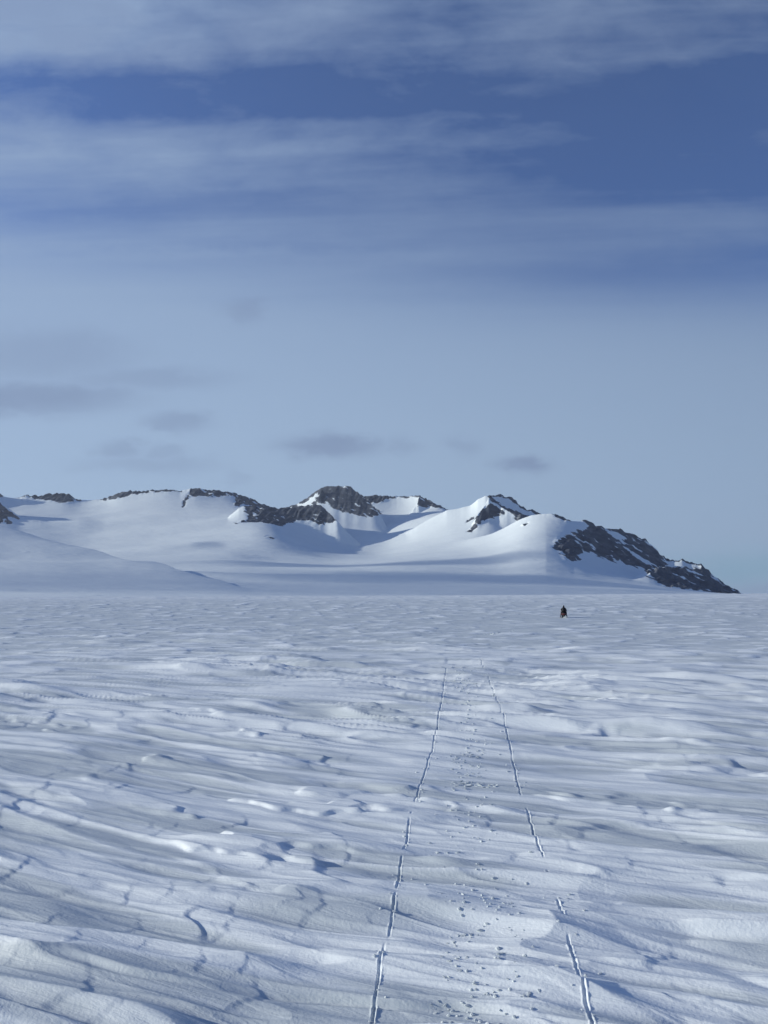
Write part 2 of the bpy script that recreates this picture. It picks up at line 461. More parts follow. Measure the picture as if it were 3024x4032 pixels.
# wind drifts on the glacier: long back, steep lee
def drift(px0, px1, yc, wy, amp, tail=2.2):
    t = (GP - px0) / (px1 - px0)
    prof = np.where(t < 0, np.exp(-(t / tail) ** 2), 1 - sstep(0, 1, t))
    return amp * prof * np.exp(-((GY - yc - 60 * perlin(GX / 300, GY / 300, 207)) / wy) ** 2)
LAY = np.zeros(Z.shape, np.int8)

GLZ = Z.copy()

def layer(idx, pts, w, p=1.0, w2=70.0, wb=150.0, k=8.0, jit=1.0, seed=0, smooth=0, nb=14, yjit=0.0, dy=0):
    """a ridge: pts = (px, py, depth) of its crest; it sinks into the glacier over w metres in front, wb behind"""
    global Z, LAY
    q = np.array(pts, float)
    py = np.interp(PX, q[:, 0], q[:, 1])
    yc = np.interp(PX, q[:, 0], q[:, 2])
    def bl(v, n):
        ker = np.hanning(2 * n + 3); ker /= ker.sum()
        return np.convolve(np.pad(v, n + 1, mode='edge'), ker, mode='valid')
    if smooth: py = bl(py, smooth)
    yc = bl(yc, max(14, smooth)) + dy
    gc = np.array([np.interp(yc[i], YD, GLZ[:, i]) for i in range(len(PX))])
    h = zof(py, yc) - gc
    out = (PX < q[0, 0]) | (PX > q[-1, 0])
    h = np.where(out, np.minimum(h, -25), h)
    h = np.maximum(h, -25)
    hs = bl(h, nb); hs = np.minimum(hs, h + 60)
    yj = yc + yjit * 14 * perlin(PX / 45, PX * 0, seed + 302)
    hj = h + jit * (perlin(PX / 14, PX * 0, seed + 300) + .6 * perlin(PX / 6, PX * 0, seed + 301)) * yc / F
    d = yj[None, :] - GY
    if not np.isscalar(w): w = np.interp(PX, w[0], w[1])[None, :]
    df = np.maximum(d, 0); db = np.maximum(-d, 0)
    fr = GLZ + hs[None, :] * np.exp(-(df / w) ** p) + (hj - hs)[None, :] * np.exp(-df / w2)
    zc = gc + hj
    bk = zc[None, :] * np.ones_like(GY) - .75 * wb * (1 - np.exp(-db / wb)) - .25 * db
    zl = np.where(d >= 0, fr, bk)
    near = (h > -5)[None, :] & (d < 2.2 * w) & (zl > Z - 1.0)
    LAY = np.where(near & (zl > Z), idx, LAY).astype(np.int8)
    Z = smax(zl, Z, k)

# left hills
layer(1, [(-1500, 1880, 5000), (-400, 1915, 5000), (-120, 1945, 4980), (0, 1984, 4900), (40, 2012, 4850), (76, 2038, 4800), (130, 2050, 4760), (200, 2066, 4720), (300, 2085, 4680), (420, 2110, 4640)],
      300, 1.0, 90, k=10, jit=.8, seed=1, smooth=3, nb=10)
layer(0, [(-1500, 1930, 3050), (-600, 1975, 3000), (-300, 2004, 2950), (0, 2068, 2880), (200, 2138, 2700), (400, 2186, 2490), (600, 2226, 2260), (800, 2270, 1980), (1000, 2318, 1650), (1100, 2360, 1450)],
      520, 1.2, 260, wb=160, k=8, jit=0, seed=2, smooth=70, nb=80)
# far left peak + back ridge
A_SKY = [(-1500, 1860), (-700, 1905), (-250, 1930), (-60, 1915), (0, 1940), (15, 1954), (48, 1960), (78, 1957), (102, 1950), (151, 1951), (187, 1946), (217, 1942), (244, 1939), (265, 1946), (295, 1960), (320, 1968), (356, 1969), (392, 1965), (422, 1960), (458, 1943), (482, 1936), (543, 1933), (603, 1928), (663, 1926), (711, 1931), (754, 1924), (769, 1920), (802, 1927), (862, 1932), (922, 1938), (940, 1945), (970, 1952), (1000, 1965), (1020, 1977), (1057, 1989), (1099, 2004), (1140, 2040), (1200, 2110)]
layer(2, [(a, b, 5500 + 60 * math.sin(a / 160)) for a, b in A_SKY], 170, 1.0, 60, k=4, jit=1.0, seed=3)
# ribs running down from the back ridge
layer(2, [(690, 2060, 5250), (716, 1998, 5250), (728, 1978, 5290), (745, 1950, 5400), (769, 1921, 5480), (800, 1940, 5450), (840, 1985, 5380), (880, 2050, 5300)], 60, 1.0, 50, k=3, jit=1.0, seed=4, nb=5)
layer(2, [(900, 2050, 5300), (922, 1995, 5320), (930, 1962, 5400), (945, 1948, 5440), (975, 1967, 5380), (1010, 1987, 5320), (1050, 2003, 5280), (1080, 2050, 5250)], 90, 1.0, 60, k=3, jit=1.0, seed=5, nb=5)
# right back ridge
layer(3, [(1400, 2050, 5550), (1430, 1951, 5560), (1479, 1948, 5560), (1545, 1951, 5560), (1593, 1949, 5540), (1650, 1948, 5450), (1684, 1965, 5380), (1732, 1989, 5300), (1762, 2006, 5250), (1800, 2040, 5200)],
      150, 1.0, 60, k=4, jit=.8, seed=6)
layer(3, [(1610, 2030, 5200), (1638, 1990, 5220), (1650, 1952, 5400), (1675, 1966, 5330), (1720, 1990, 5250), (1765, 2020, 5200)], 80, 1.0, 50, k=3, jit=.8, seed=7, nb=5)
# table mountain
layer(4, [(1060, 2060, 5100), (1099, 2003, 5100), (1135, 1996, 5080), (1165, 1987, 5060), (1201, 1968, 5040), (1238, 1940, 5020), (1262, 1925, 5000), (1286, 1915, 5000), (1322, 1915, 4990), (1382, 1914, 4980), (1400, 1933, 4960), (1430, 1951, 4930), (1455, 1978, 4890), (1480, 2002, 4850), (1500, 2030, 4800), (1530, 2090, 4750)],
      210, 1.0, 90, k=5, jit=.55, seed=8, yjit=1.0, dy=170)
layer(4, [(1225, 2070, 4900), (1240, 1990, 4900), (1256, 1950, 4950), (1266, 1930, 4985), (1290, 1950, 4960), (1330, 1995, 4920), (1380, 2050, 4850)], 110, 1.0, 60, k=4, jit=1.0, seed=9, nb=6, yjit=1.0, dy=170)
# dark rock spur in front of it
layer(5, [(850, 2100, 4600), (905, 2030, 4640), (940, 2002, 4660), (965, 1990, 4680), (1020, 1994, 4680), (1099, 2001, 4680), (1171, 1994, 4670), (1232, 1984, 4660), (1262, 1987, 4640), (1286, 2010, 4600), (1328, 2049, 4520), (1370, 2095, 4450), (1440, 2160, 4350)],
      150, 1.1, 90, k=5, jit=.9, seed=10, yjit=1.0)
# pyramid
layer(6, [(1600, 2100, 4500), (1700, 2040, 4480), (1762, 2008, 4450), (1804, 2002, 4420), (1853, 1989, 4400), (1881, 1965, 4380), (1911, 1951, 4360), (1929, 1946, 4350), (1959, 1947, 4380), (1970, 1942, 4390), (1982, 1952, 4390), (2007, 1954, 4390), (2034, 1969, 4380), (2041, 1984, 4370), (2073, 2002, 4350), (2125, 2018, 4300), (2180, 2040, 4260), (2260, 2100, 4200)],
      230, 1.1, 80, k=5, jit=1.0, seed=11)
layer(6, [(1840, 2100, 4080), (1880, 2025, 4130), (1912, 1985, 4200), (1926, 1956, 4280), (1945, 1975, 4240), (1965, 1992, 4200), (2005, 2012, 4150), (2050, 2026, 4110), (2090, 2044, 4080), (2140, 2090, 4000)],
      130, 1.0, 80, k=4, jit=1.0, seed=12, nb=6, yjit=1.0)
# snow dome and rocky headland
layer(7, [(1560, 2210, 3800), (1700, 2160, 3780), (1800, 2132, 3740), (1930, 2102, 3640), (1995, 2072, 3560), (2045, 2046, 3500), (2095, 2030, 3460), (2140, 2024, 3425), (2176, 2022, 3400), (2198, 2025, 3388), (2228, 2040, 3375), (2249, 2052, 3370), (2285, 2054, 3375), (2294, 2047, 3380), (2310, 2051, 3400), (2350, 2071, 3450), (2372, 2081, 3480), (2405, 2081, 3520), (2449, 2084, 3580), (2501, 2108, 3620), (2545, 2121, 3640), (2567, 2145, 3650), (2586, 2160, 3650), (2600, 2184, 3650), (2640, 2222, 3640), (2700, 2280, 3620), (2780, 2350, 3600)],
      ([1900, 2150, 2260, 2380, 2700], [620, 520, 420, 360, 330]), 1.3, 36, k=8, jit=.7, seed=13, nb=42)
layer(8, [(2560, 2230, 3800), (2585, 2190, 3800), (2600, 2183, 3800), (2641, 2203, 3790), (2685, 2204, 3780), (2730, 2213, 3770), (2759, 2226, 3760), (2789, 2241, 3750), (2811, 2270, 3730), (2862, 2305, 3700), (2914, 2338, 3660), (2960, 2370, 3600)],
      140, 1.0, 60, k=4, jit=.6, seed=14, yjit=1.0)
layer(9, [(2400, 2320, 2760), (2470, 2290, 2800), (2520, 2258, 2830), (2555, 2240, 2860), (2612, 2231, 2910), (2671, 2237, 2960), (2744, 2245, 3010), (2789, 2263, 3030), (2833, 2296, 3040), (2880, 2321, 3050), (2914, 2337, 3050), (2950, 2365, 3050)],
      170, 1.0, 80, k=5, jit=1.0, seed=15, yjit=1.0)

# slow undulation of the snow, laid over everything
Z = Z + 8.0 * perlin(GX / 700, GY / 260, 201) * sstep(1500, 2400, GY) + 2.4 * perlin(GX / 260 + .35 * GY / 260, GY / 120, 202) + 0.7 * perlin(GX / 90 + .3 * GY / 90, GY / 45, 203)
Z = Z + .7 * (drift(740, 900, 3620, 150, 34) + drift(560, 900, 2050, 90, 10) + drift(1000, 1500, 2900, 160, 14) + drift(1500, 2300, 2500, 120, 20) + drift(1300, 2000, 2200, 90, 14) + drift(300, 420, 4700, 260, 22) + drift(900, 1100, 3250, 120, 10))
# wind scour
Z = Z + .35 * perlin(GX / 34 + .2 * GY / 34, GY / 16, 204) + .9 * np.maximum(0, perlin(GX / 120, GY / 40, 205)) * perlin(GX / 18, GY / 10, 206)

# where bare rock shows: outlines (photo pixels) used only to say which ground of which ridge is bare
def poly_mask(pts, P, Q, soft):
    """signed soft inside mask of polygon in (px,py)"""
    pts = np.array(pts, float)
    x0, y0 = pts.min(0) - 40; x1, y1 = pts.max(0) + 40
    out = np.full(P.shape, -99.0, np.float32)
    m = (P > x0) & (P < x1) & (Q > y0) & (Q < y1)
    p, q = P[m], Q[m]
    ins = np.zeros(p.shape, bool); dist = np.full(p.shape, 1e9)
    n = len(pts)
    for i in range(n):
        ax, ay = pts[i]; bx, by = pts[(i + 1) % n]
        c = ((ay > q) != (by > q)) & (p < (bx - ax) * (q - ay) / ((by - ay) if by != ay else 1e-9) + ax)
        ins ^= c
        t = np.clip(((p - ax) * (bx - ax) + (q - ay) * (by - ay)) / max((bx - ax) ** 2 + (by - ay) ** 2, 1e-9), 0, 1)
        dist = np.minimum(dist, np.hypot(p - ax - t * (bx - ax), q - ay - t * (by - ay)))
    out[m] = np.where(ins, dist, -dist) / soft
    return out

PYV = HY - (Z - H) * F / GY
ROCK = np.full(Z.shape, -99.0, np.float32)
def rock(pts, layers, soft=6.0, bias=0.0):
    global ROCK
    v = poly_mask(pts, GP, PYV, soft) + bias
    v = np.where(np.isin(LAY, layers), v, -99)
    ROCK = np.maximum(ROCK, v)

def c1(*a): return [(x * .603, 1850 + y * .603) for x, y in a]
def c2(*a): return [(900 + x * .603, 1850 + y * .603) for x, y in a]
def c3(*a): return [(1800 + x * .7378, 1850 + y * .7378) for x, y in a]

rock(c1((-200, 60), (-10, 140), (30, 178), (-20, 172), (-200, 150)), [2, 1])
rock(c1((-300, 120), (0, 218), (45, 255), (128, 322), (90, 310), (40, 298), (68, 345), (20, 342), (-40, 345), (-300, 300)), [1])
rock(c1((120, 182), (170, 150), (250, 150), (405, 130), (535, 196), (480, 208), (400, 210), (300, 196), (240, 188), (170, 172)), [2])
rock(c1((645, 196), (760, 140), (900, 120), (1100, 110), (1210, 118), (1180, 138), (1090, 138), (980, 146), (860, 158), (800, 180), (720, 193)), [2], 4, .2)
rock(c1((1196, 240), (1200, 205), (1225, 160), (1255, 120), (1280, 95), (1430, 115), (1540, 130), (1600, 150), (1540, 170), (1460, 165), (1400, 176), (1380, 168), (1300, 168), (1240, 172), (1215, 200), (1206, 236)), [2], 5, .1)
rock(c1((1534, 238), (1550, 190), (1540, 140), (1660, 170), (1760, 230), (1700, 235), (1620, 215), (1590, 226)), [2], 5)
rock(c2((45, 236), (52, 160), (110, 150), (210, 200), (340, 240), (300, 262), (200, 240), (100, 226)), [2, 4], 5)
# spur
rock(c2((100, 225), (200, 236), (330, 246), (450, 232), (555, 212), (610, 224), (650, 265), (718, 332), (640, 340), (605, 357), (560, 342), (450, 322), (390, 345), (350, 362), (300, 372), (200, 378), (140, 390), (40, 362), (110, 335), (132, 310), (118, 270)), [5], 9)
rock(c2((240, 432), (300, 448), (290, 452), (240, 440)), [0, 5], 4)
# table mountain
rock(c2((555, 218), (590, 170), (596, 120), (640, 90), (800, 90), (850, 140), (900, 165), (905, 210), (930, 225), (985, 280), (940, 305), (860, 300), (800, 275), (740, 262), (680, 250), (640, 215), (600, 212)), [4, 3], 10, .1)
rock(c2((330, 255), (390, 240), (500, 185), (596, 110), (600, 130), (560, 165), (500, 215), (440, 236), (380, 255)), [4, 2], 4, -.1)
# right back ridge
rock(c2((870, 150), (960, 150), (1070, 155), (1245, 150), (1235, 175), (1150, 178), (1080, 178), (1040, 186), (990, 212), (920, 216), (880, 200)), [3, 4], 5, .1)
rock(c2((1238, 238), (1240, 190), (1232, 150), (1300, 175), (1430, 255), (1440, 266), (1380, 252), (1300, 238)), [3], 6)
# pyramid
rock(c3((162, 142), (165, 120), (230, 105), (290, 125), (325, 160), (330, 185), (300, 176), (260, 152), (215, 140), (190, 146), (205, 165), (240, 190), (300, 220), (385, 246), (330, 275), (312, 258), (280, 225), (240, 205), (215, 180), (188, 170)), [6], 5)
rock(c3((185, 178), (215, 195), (240, 212), (270, 228), (240, 245), (180, 250), (130, 280), (95, 310), (75, 332), (55, 330), (85, 305), (110, 245), (150, 205)), [6], 7)
rock(c3((40, 278), (90, 250), (88, 258), (50, 282)), [6, 0], 3)
rock(c3((325, 178), (380, 204), (470, 232), (440, 240), (380, 222), (330, 196)), [6], 4)
rock(c3((505, 228), (560, 240), (612, 275), (580, 274), (545, 256), (520, 240)), [7], 4)
rock(c3((345, 296), (375, 280), (382, 284), (360, 300)), [7], 3)
# headland
rock(c3((655, 262), (690, 255), (750, 295), (780, 318), (770, 330), (700, 298), (690, 290)), [7], 4)
rock(c3((712, 304), (750, 298), (800, 330), (860, 372), (900, 420), (960, 465), (1010, 500), (1090, 532), (990, 522), (900, 508), (800, 466), (720, 430), (640, 452), (655, 486), (585, 478), (560, 440), (515, 412), (535, 380), (560, 358), (640, 334)), [7], 10)
rock(c3((770, 305), (870, 305), (960, 345), (1020, 365), (1050, 400), (1090, 450), (1130, 505), (1080, 520), (1010, 480), (930, 430), (880, 380), (905, 360), (850, 345)), [7], 10, -.15)
rock(c3((1075, 445), (1140, 470), (1260, 482), (1350, 530), (1366, 562), (1330, 545), (1270, 505), (1200, 488), (1120, 484)), [8, 7], 4)
rock(c3((1366, 555), (1400, 590), (1520, 670), (1440, 640)), [8, 9], 4, .3)
rock(c3((1000, 538), (1080, 522), (1180, 520), (1280, 530), (1345, 556), (1400, 600), (1520, 668), (1500, 720), (1100, 720), (1150, 650), (1110, 610), (1080, 595), (1030, 560)), [9, 7, 8], 10, .2)

NX = GX; NZ = PYV
# jagged, wind-packed snow between the rocks: streaks that follow the fall line to the right and down
q1 = GX - 0.55 * Z; q2 = Z + 0.55 * GX
brk = 1.0 * fbm(q1 / 120, q2 / 24, 401, 4, .55) + 0.28 * perlin(GX / 22, Z / 14, 405) + .12 * perlin(GX / 9, Z / 6, 406)
RV = np.clip(ROCK, -3, .62) * 0.9 + brk * 1.05 + 0.12
RMASK = sstep(-0.42, 0.42, RV)
RNEAR = sstep(-2.0, 1.2, ROCK)
# crags
gx = GX - .45 * GY + 20 * perlin(GX / 120, GY / 120, 410)
crag = 11 * (np.abs(fbm(gx / 60, GY / 190, 411, 3, .5)) * 1.6 - .5) + 3.2 * perlin(gx / 22, GY / 60, 414) + 1.2 * perlin(GX / 11, GY / 14, 415)
crag = crag * np.where(LAY == 4, .45, 1.0)
Z = Z + RNEAR * crag * np.clip(0.45 + 0.55 * RMASK, 0, 1)

# normals from the whole sheet, so that the pieces meet without a seam
def sheet_normals(X, Y, Zz):
    P = np.stack([X, Y, Zz], -1)
    du = np.gradient(P, axis=1); dv = np.gradient(P, axis=0)
    n = np.cross(du, dv); n /= np.linalg.norm(n, axis=-1, keepdims=True)
    n[n[..., 2] < 0] *= -1
    return n
NRM = sheet_normals(GX, GY, Z)

def mountain_material():
    m, nt, b = new_mat('snow_and_rock')
    L = nt.links
    at = nt.nodes.new('ShaderNodeAttribute'); at.attribute_name = 'bare_rock'
    tc = nt.nodes.new('ShaderNodeTexCoord')
    n = nt.nodes.new('ShaderNodeTexNoise'); n.inputs['Scale'].default_value = 0.12; n.inputs['Detail'].default_value = 5
    L.new(tc.outputs['Object'], n.inputs['Vector'])
    ad = nt.nodes.new('ShaderNodeMath'); ad.operation = 'MULTIPLY_ADD'
    ad.inputs[1].default_value = 0.6; ad.inputs[2].default_value = -0.3
    L.new(n.outputs['Fac'], ad.inputs[0])
    ad2 = nt.nodes.new('ShaderNodeMath'); ad2.operation = 'ADD'
    L.new(at.outputs['Fac'], ad2.inputs[0]); L.new(ad.outputs[0], ad2.inputs[1])
    rp = nt.nodes.new('ShaderNodeMapRange'); rp.interpolation_type = 'SMOOTHSTEP'
    rp.inputs['From Min'].default_value = 0.25; rp.inputs['From Max'].default_value = 0.78
    L.new(ad2.outputs[0], rp.inputs['Value'])
    # rock colour: bands of darker and browner stone
    mp = nt.nodes.new('ShaderNodeMapping'); mp.inputs['Scale'].default_value = (0.012, 0.012, 0.05)
    L.new(tc.outputs['Object'], mp.inputs['Vector'])
    n2 = nt.nodes.new('ShaderNodeTexNoise'); n2.inputs['Scale'].default_value = 1.0; n2.inputs['Detail'].default_value = 7; n2.inputs['Roughness'].default_value = .65
    L.new(mp.outputs[0], n2.inputs['Vector'])
    cr = nt.nodes.new('ShaderNodeValToRGB')
    cr.color_ramp.elements[0].position = .32; cr.color_ramp.elements[0].color = (.034, .044, .064, 1)
    cr.color_ramp.elements[1].position = .70; cr.color_ramp.elements[1].color = (.145, .152, .168, 1)
    e = cr.color_ramp.elements.new(.5); e.color = (.070, .083, .108, 1)
    L.new(n2.outputs['Fac'], cr.inputs[0])
    mx = nt.nodes.new('ShaderNodeMix'); mx.data_type = 'RGBA'
    mx.inputs[6].default_value = (*SNOW, 1)
    L.new(rp.outputs[0], mx.inputs[0]); L.new(cr.outputs[0], mx.inputs[7])
    L.new(mx.outputs[2], b.inputs['Base Color'])
    b.inputs['Roughness'].default_value = 0.75; b.inputs['Specular IOR Level'].default_value = .15
    n3 = nt.nodes.new('ShaderNodeTexNoise'); n3.inputs['Scale'].default_value = .06; n3.inputs['Detail'].default_value = 6
    L.new(tc.outputs['Object'], n3.inputs['Vector'])
    bp = nt.nodes.new('ShaderNodeBump'); bp.inputs['Distance'].default_value = 3.0
    L.new(n3.outputs['Fac'], bp.inputs['Height'])
    L.new(rp.outputs[0], bp.inputs['Strength'])
    L.new(bp.outputs['Normal'], b.inputs['Normal'])
    return m

M_MTN = mountain_material()
def mountain_piece(name, ids, label, cat):
    R, K = Z.shape
    fl = LAY[:-1, :-1]
    rr, kk = np.nonzero(np.isin(fl, ids))
    idx = np.arange(R * K).reshape(R, K)
    q = np.stack([idx[rr, kk], idx[rr, kk + 1], idx[rr + 1, kk + 1], idx[rr + 1, kk]], -1)
    used, inv = np.unique(q, return_inverse=True)
    q = inv.reshape(q.shape)
    co = np.stack([GX, GY, Z], -1).reshape(-1, 3)[used]
    me = bpy.data.meshes.new(name); fill_mesh(me, co, q)
    at = me.attributes.new('bare_rock', 'FLOAT', 'POINT')
    at.data.foreach_set('value', RMASK.reshape(-1)[used].astype(np.float32))
    me.normals_split_custom_set_from_vertices(NRM.reshape(-1, 3)[used].tolist())
    return tag(link(name, me, M_MTN), label, cat, kind='structure')

mountain_piece('glacier', [0], 'pale rolling glacier rising from the plain to the mountains', 'glacier')
mountain_piece('hill', [1], 'rocky hill cut by the left edge of the photo', 'hill')
mountain_piece('mountain_ridge', [2], 'long low snowy ridge with a thin dark rock crest on the left', 'mountain')
mountain_piece('mountain_ridge', [3], 'short flat topped ridge right of the table shaped peak', 'mountain')
mountain_piece('mountain', [4], 'flat topped rocky peak in the middle of the skyline', 'mountain')
mountain_piece('rock_spur', [5], 'dark rock spur in front of the flat topped peak', 'rock spur')
mountain_piece('mountain', [6], 'white pyramid peak with a jagged rock crest', 'mountain')
mountain_piece('headland', [7, 8, 9], 'dark rocky headland sloping down to the plain at right', 'headland')


# ------------------------------------------------------------------ small mesh tools for the objects
def bm_obj(name, bm, mat, parent=None, smooth=True):
    me = bpy.data.meshes.new(name)
    bmesh.ops.recalc_face_normals(bm, faces=bm.faces)
    bm.to_mesh(me); bm.free()
    for p in me.polygons: p.use_smooth = smooth
    return link(name, me, mat, parent)

def loft(bm, secs, closed=True, caps=True):
    """secs: list of rings (lists of xyz)"""
    rings = [[bm.verts.new(v) for v in r] for r in secs]
    n = len(rings[0])
    for a, b in zip(rings[:-1], rings[1:]):
        for i in range(n if closed else n - 1):
            j = (i + 1) % n
            bm.faces.new((a[i], a[j], b[j], b[i]))
    if caps:
        bm.faces.new(rings[0]); bm.faces.new(rings[-1])

def ring(cx, y, cz, w, h, n=16, e=2.6):
    out = []
    for i in range(n):
        t = 2 * math.pi * i / n
        c, s = math.cos(t), math.sin(t)
        out.append((cx + w * math.copysign(abs(c) ** (2 / e), c), y, cz + h * math.copysign(abs(s) ** (2 / e), s)))
    return out

def tube(bm, pts, rad, n=8):
    pts = [Vector(p) for p in pts]
    rads = rad if isinstance(rad, (list, tuple)) else [rad] * len(pts)
    secs = []
    for i, p in enumerate(pts):
        d = (pts[min(i + 1, len(pts) - 1)] - pts[max(i - 1, 0)]).normalized()
        up = Vector((0, 0, 1)) if abs(d.z) < .9 else Vector((1, 0, 0))
        u = d.cross(up).normalized(); v = d.cross(u)
        secs.append([tuple(p + rads[i] * (u * math.cos(2 * math.pi * k / n) + v * math.sin(2 * math.pi * k / n))) for k in range(n)])
    loft(bm, secs)

def box(bm, c, s, bev=0.0, rot=None):
    r = bmesh.ops.create_cube(bm, size=1.0)
    vs = r['verts']
    m = Matrix.Translation(c) @ (rot if rot is not None else Matrix.Identity(4)) @ Matrix.Diagonal((*s, 1))
    bmesh.ops.transform(bm, matrix=m, verts=vs)
    if bev:
        es = list({e for v in vs for e in v.link_edges})
        bmesh.ops.bevel(bm, geom=es, offset=bev, segments=2, affect='EDGES', profile=.6)

def blob(bm, c, s, sub=2, jit=0.0, seed=0):
    r = bmesh.ops.create_icosphere(bm, subdivisions=sub, radius=1.0)
    rn = random.Random(seed)
    for v in r['verts']:
        k = 1 + rn.uniform(-jit, jit)
        v.co = Vector((c[0] + v.co.x * s[0] * k, c[1] + v.co.y * s[1] * k, c[2] + v.co.z * s[2] * k))

def empty(name, loc, rz=0.0):
    o = bpy.data.objects.new(name, None); C.objects.link(o)
    o.location = loc; o.rotation_euler = (0, 0, rz); o.empty_display_size = .3
    return o

def gz(x, y):
    return float(ground_z(np.array([x], float), np.array([y], float))[0])

# ------------------------------------------------------------------ snowmobile and rider
M_BLACK = plain('black_suit_cloth', (.012, .012, .015), .85, noise=.3)
M_RUBBER = plain('black_rubber', (.015, .015, .016), .8)
M_RED = plain('dull_red_paint', (.08, .016, .020), .5)
M_PALE = plain('pale_pink_trim', (.24, .15, .155), .6)
M_GREY = plain('grey_plastic', (.32, .33, .35), .5)
M_WHITE = plain('white_plastic', (.72, .73, .75), .45)
M_SMOKE = plain('smoked_windshield', (.03, .035, .045), .15, spec=.5)
M_SKIN = plain('face_skin', (.45, .28, .21), .6)
M_STEEL = plain('dull_steel', (.3, .3, .32), .4, metal=.8)

RX, RY = 26.4, 113.0
hx, hy = math.sin(math.radians(14)), math.cos(math.radians(14))
gs = [gz(RX + hx * t + hy * u, RY + hy * t - hx * u) for t in (-1.3, -.6, 0, .6, 1.3) for u in (-.45, 0, .45)]
RZ = sum(gs) / len(gs) + .02
YAW = math.radians(-14)

def make_snowmobile():
    t = empty('snowmobile', (RX, RY, RZ), YAW)
    tag(t, 'small dull red snowmobile driving away across the snow plain with its rider', 'snowmobile')
    # rubber track: rounded loop with lugs
    bm = bmesh.new()
    outl = []
    for i in range(24):
        a = math.pi * i / 12
        outl.append((math.cos(a), math.sin(a)))
    prof = [( -.55 + (.75 if c > 0 else -.75) * 1 + .17 * c, .19 + .17 * s_) for c, s_ in outl]
    secs = [[(x, y, z) for (y, z) in prof] for x in (-.25, .25)]
    loft(bm, secs)
    for k in range(17):
        box(bm, (0, -1.4 + k * .105, .012), (.48, .03, .04))
    bm_obj('track', bm, M_RUBBER, t, False)
    # tunnel over the track
    bm = bmesh.new()
    loft(bm, [ring(0, -1.42, .46, .27, .10, e=5), ring(0, -1.2, .48, .29, .12, e=5), ring(0, -.3, .50, .29, .14, e=5), ring(0, .25, .52, .30, .14, e=5)])
    bm_obj('tunnel', bm, M_RED, t)
    # pale rack edge across the tail, snow flap
    bm = bmesh.new()
    tube(bm, [(-.27, -1.15, .62), (-.29, -1.5, .60), (.29, -1.5, .60), (.27, -1.15, .62)], .022)
    tube(bm, [(-.28, -1.32, .61), (.28, -1.32, .61)], .016)
    bm_obj('cargo_rack', bm, M_PALE, t)
    bm = bmesh.new(); box(bm, (0, -1.50, .28), (.50, .025, .36), .008, Matrix.Rotation(math.radians(-14), 4, 'X'))
    bm_obj('snow_flap', bm, M_RUBBER, t)
    bm = bmesh.new(); box(bm, (0, -1.46, .53), (.26, .05, .06), .012)
    bm_obj('tail_light', bm, plain('tail_light_lens', (.35, .03, .03), .25), t)
    # running boards
    for sx in (-1, 1):
        bm = bmesh.new(); box(bm, (sx * .39, -.45, .33), (.20, 1.5, .03), .01)
        tube(bm, [(sx * .48, -1.15, .35), (sx * .49, -.3, .35), (sx * .47, .3, .40)], .018)
        bm_obj('running_board', bm, M_RED, t)
    # seat
    bm = bmesh.new()
    loft(bm, [ring(0, -1.15, .72, .17, .09, e=3.4), ring(0, -1.0, .74, .20, .14, e=3.4), ring(0, -.55, .73, .19, .14, e=3.4), ring(0, -.1, .72, .16, .13, e=3.2), ring(0, .12, .74, .12, .10, e=3)])
    bm_obj('seat', bm, M_BLACK, t)
    # cowl
    bm = bmesh.new()
    loft(bm, [ring(0, .05, .62, .30, .22, 20, 3), ring(0, .35, .64, .43, .30, 20, 2.8), ring(0, .75, .60, .47, .29, 20, 2.8), ring(0, 1.1, .54, .40, .22, 20, 2.6), ring(0, 1.38, .47, .26, .13, 20, 2.4), ring(0, 1.48, .43, .12, .06, 20, 2.2)])
    cowl = bm_obj('cowl', bm, M_RED, t)
    for sx in (-1, 1):
        bm = bmesh.new(); blob(bm, (sx * .17, 1.33, .54), (.085, .05, .05))
        bm_obj('headlight', bm, M_WHITE, t)
    # windshield: curved sheet with thickness
    bm = bmesh.new()
    secs = []
    for k in range(9):
        a = -1 + k / 4
        x = .38 * a; y = .62 - .16 * a * a
        secs.append([(x, y, .86), (x * .86, y - .20, 1.18 - .10 * a * a), (x * .86, y - .215, 1.18 - .10 * a * a), (x, y - .02, .86)])
    loft(bm, secs)
    bm_obj('windshield', bm, M_SMOKE, t)
    # handlebar with pale guards
    bm = bmesh.new()
    tube(bm, [(0, .30, .86), (0, .16, 1.0)], .03)
    tube(bm, [(-.42, .0, 1.0), (-.22, .12, 1.02), (.22, .12, 1.02), (.42, .0, 1.0)], .017)
    hb = bm_obj('handlebar', bm, M_RUBBER, t)
    for sx in (-1, 1):
        bm = bmesh.new(); blob(bm, (sx * .42, .10, 1.02), (.075, .04, .085)); g = bm_obj('hand_guard', bm, M_WHITE, hb)
    for sx in (-1, 1):
        bm = bmesh.new()
        blob(bm, (sx * .47, .42, .93), (.055, .03, .07)); tube(bm, [(sx * .36, .46, .84), (sx * .47, .43, .92)], .012)
        bm_obj('mirror', bm, M_GREY, t)
    # skis
    for sx in (-1, 1):
        bm = bmesh.new()
        secs = []
        for y, z, w in ((.25, .05, .055), (.5, .03, .075), (1.2, .03, .075), (1.5, .06, .07), (1.68, .16, .055), (1.76, .26, .03)):
            secs.append([(sx * .46 - w, y, z - .012), (sx * .46 + w, y, z - .012), (sx * .46 + w, y, z + .012), (sx * .46 - w, y, z + .012)])
        loft(bm, secs)
        tube(bm, [(sx * .46, 1.25, .04), (sx * .46, 1.55, .22), (sx * .46, 1.70, .19)], .012)
        sk = bm_obj('ski', bm, M_BLACK, t)
        bm = bmesh.new()
        tube(bm, [(sx * .46, .92, .04), (sx * .44, .88, .42)], .03)
        tube(bm, [(sx * .45, .9, .22), (sx * .2, .8, .42)], .02)
        bm_obj('suspension_arm', bm, M_STEEL, t)
    return t
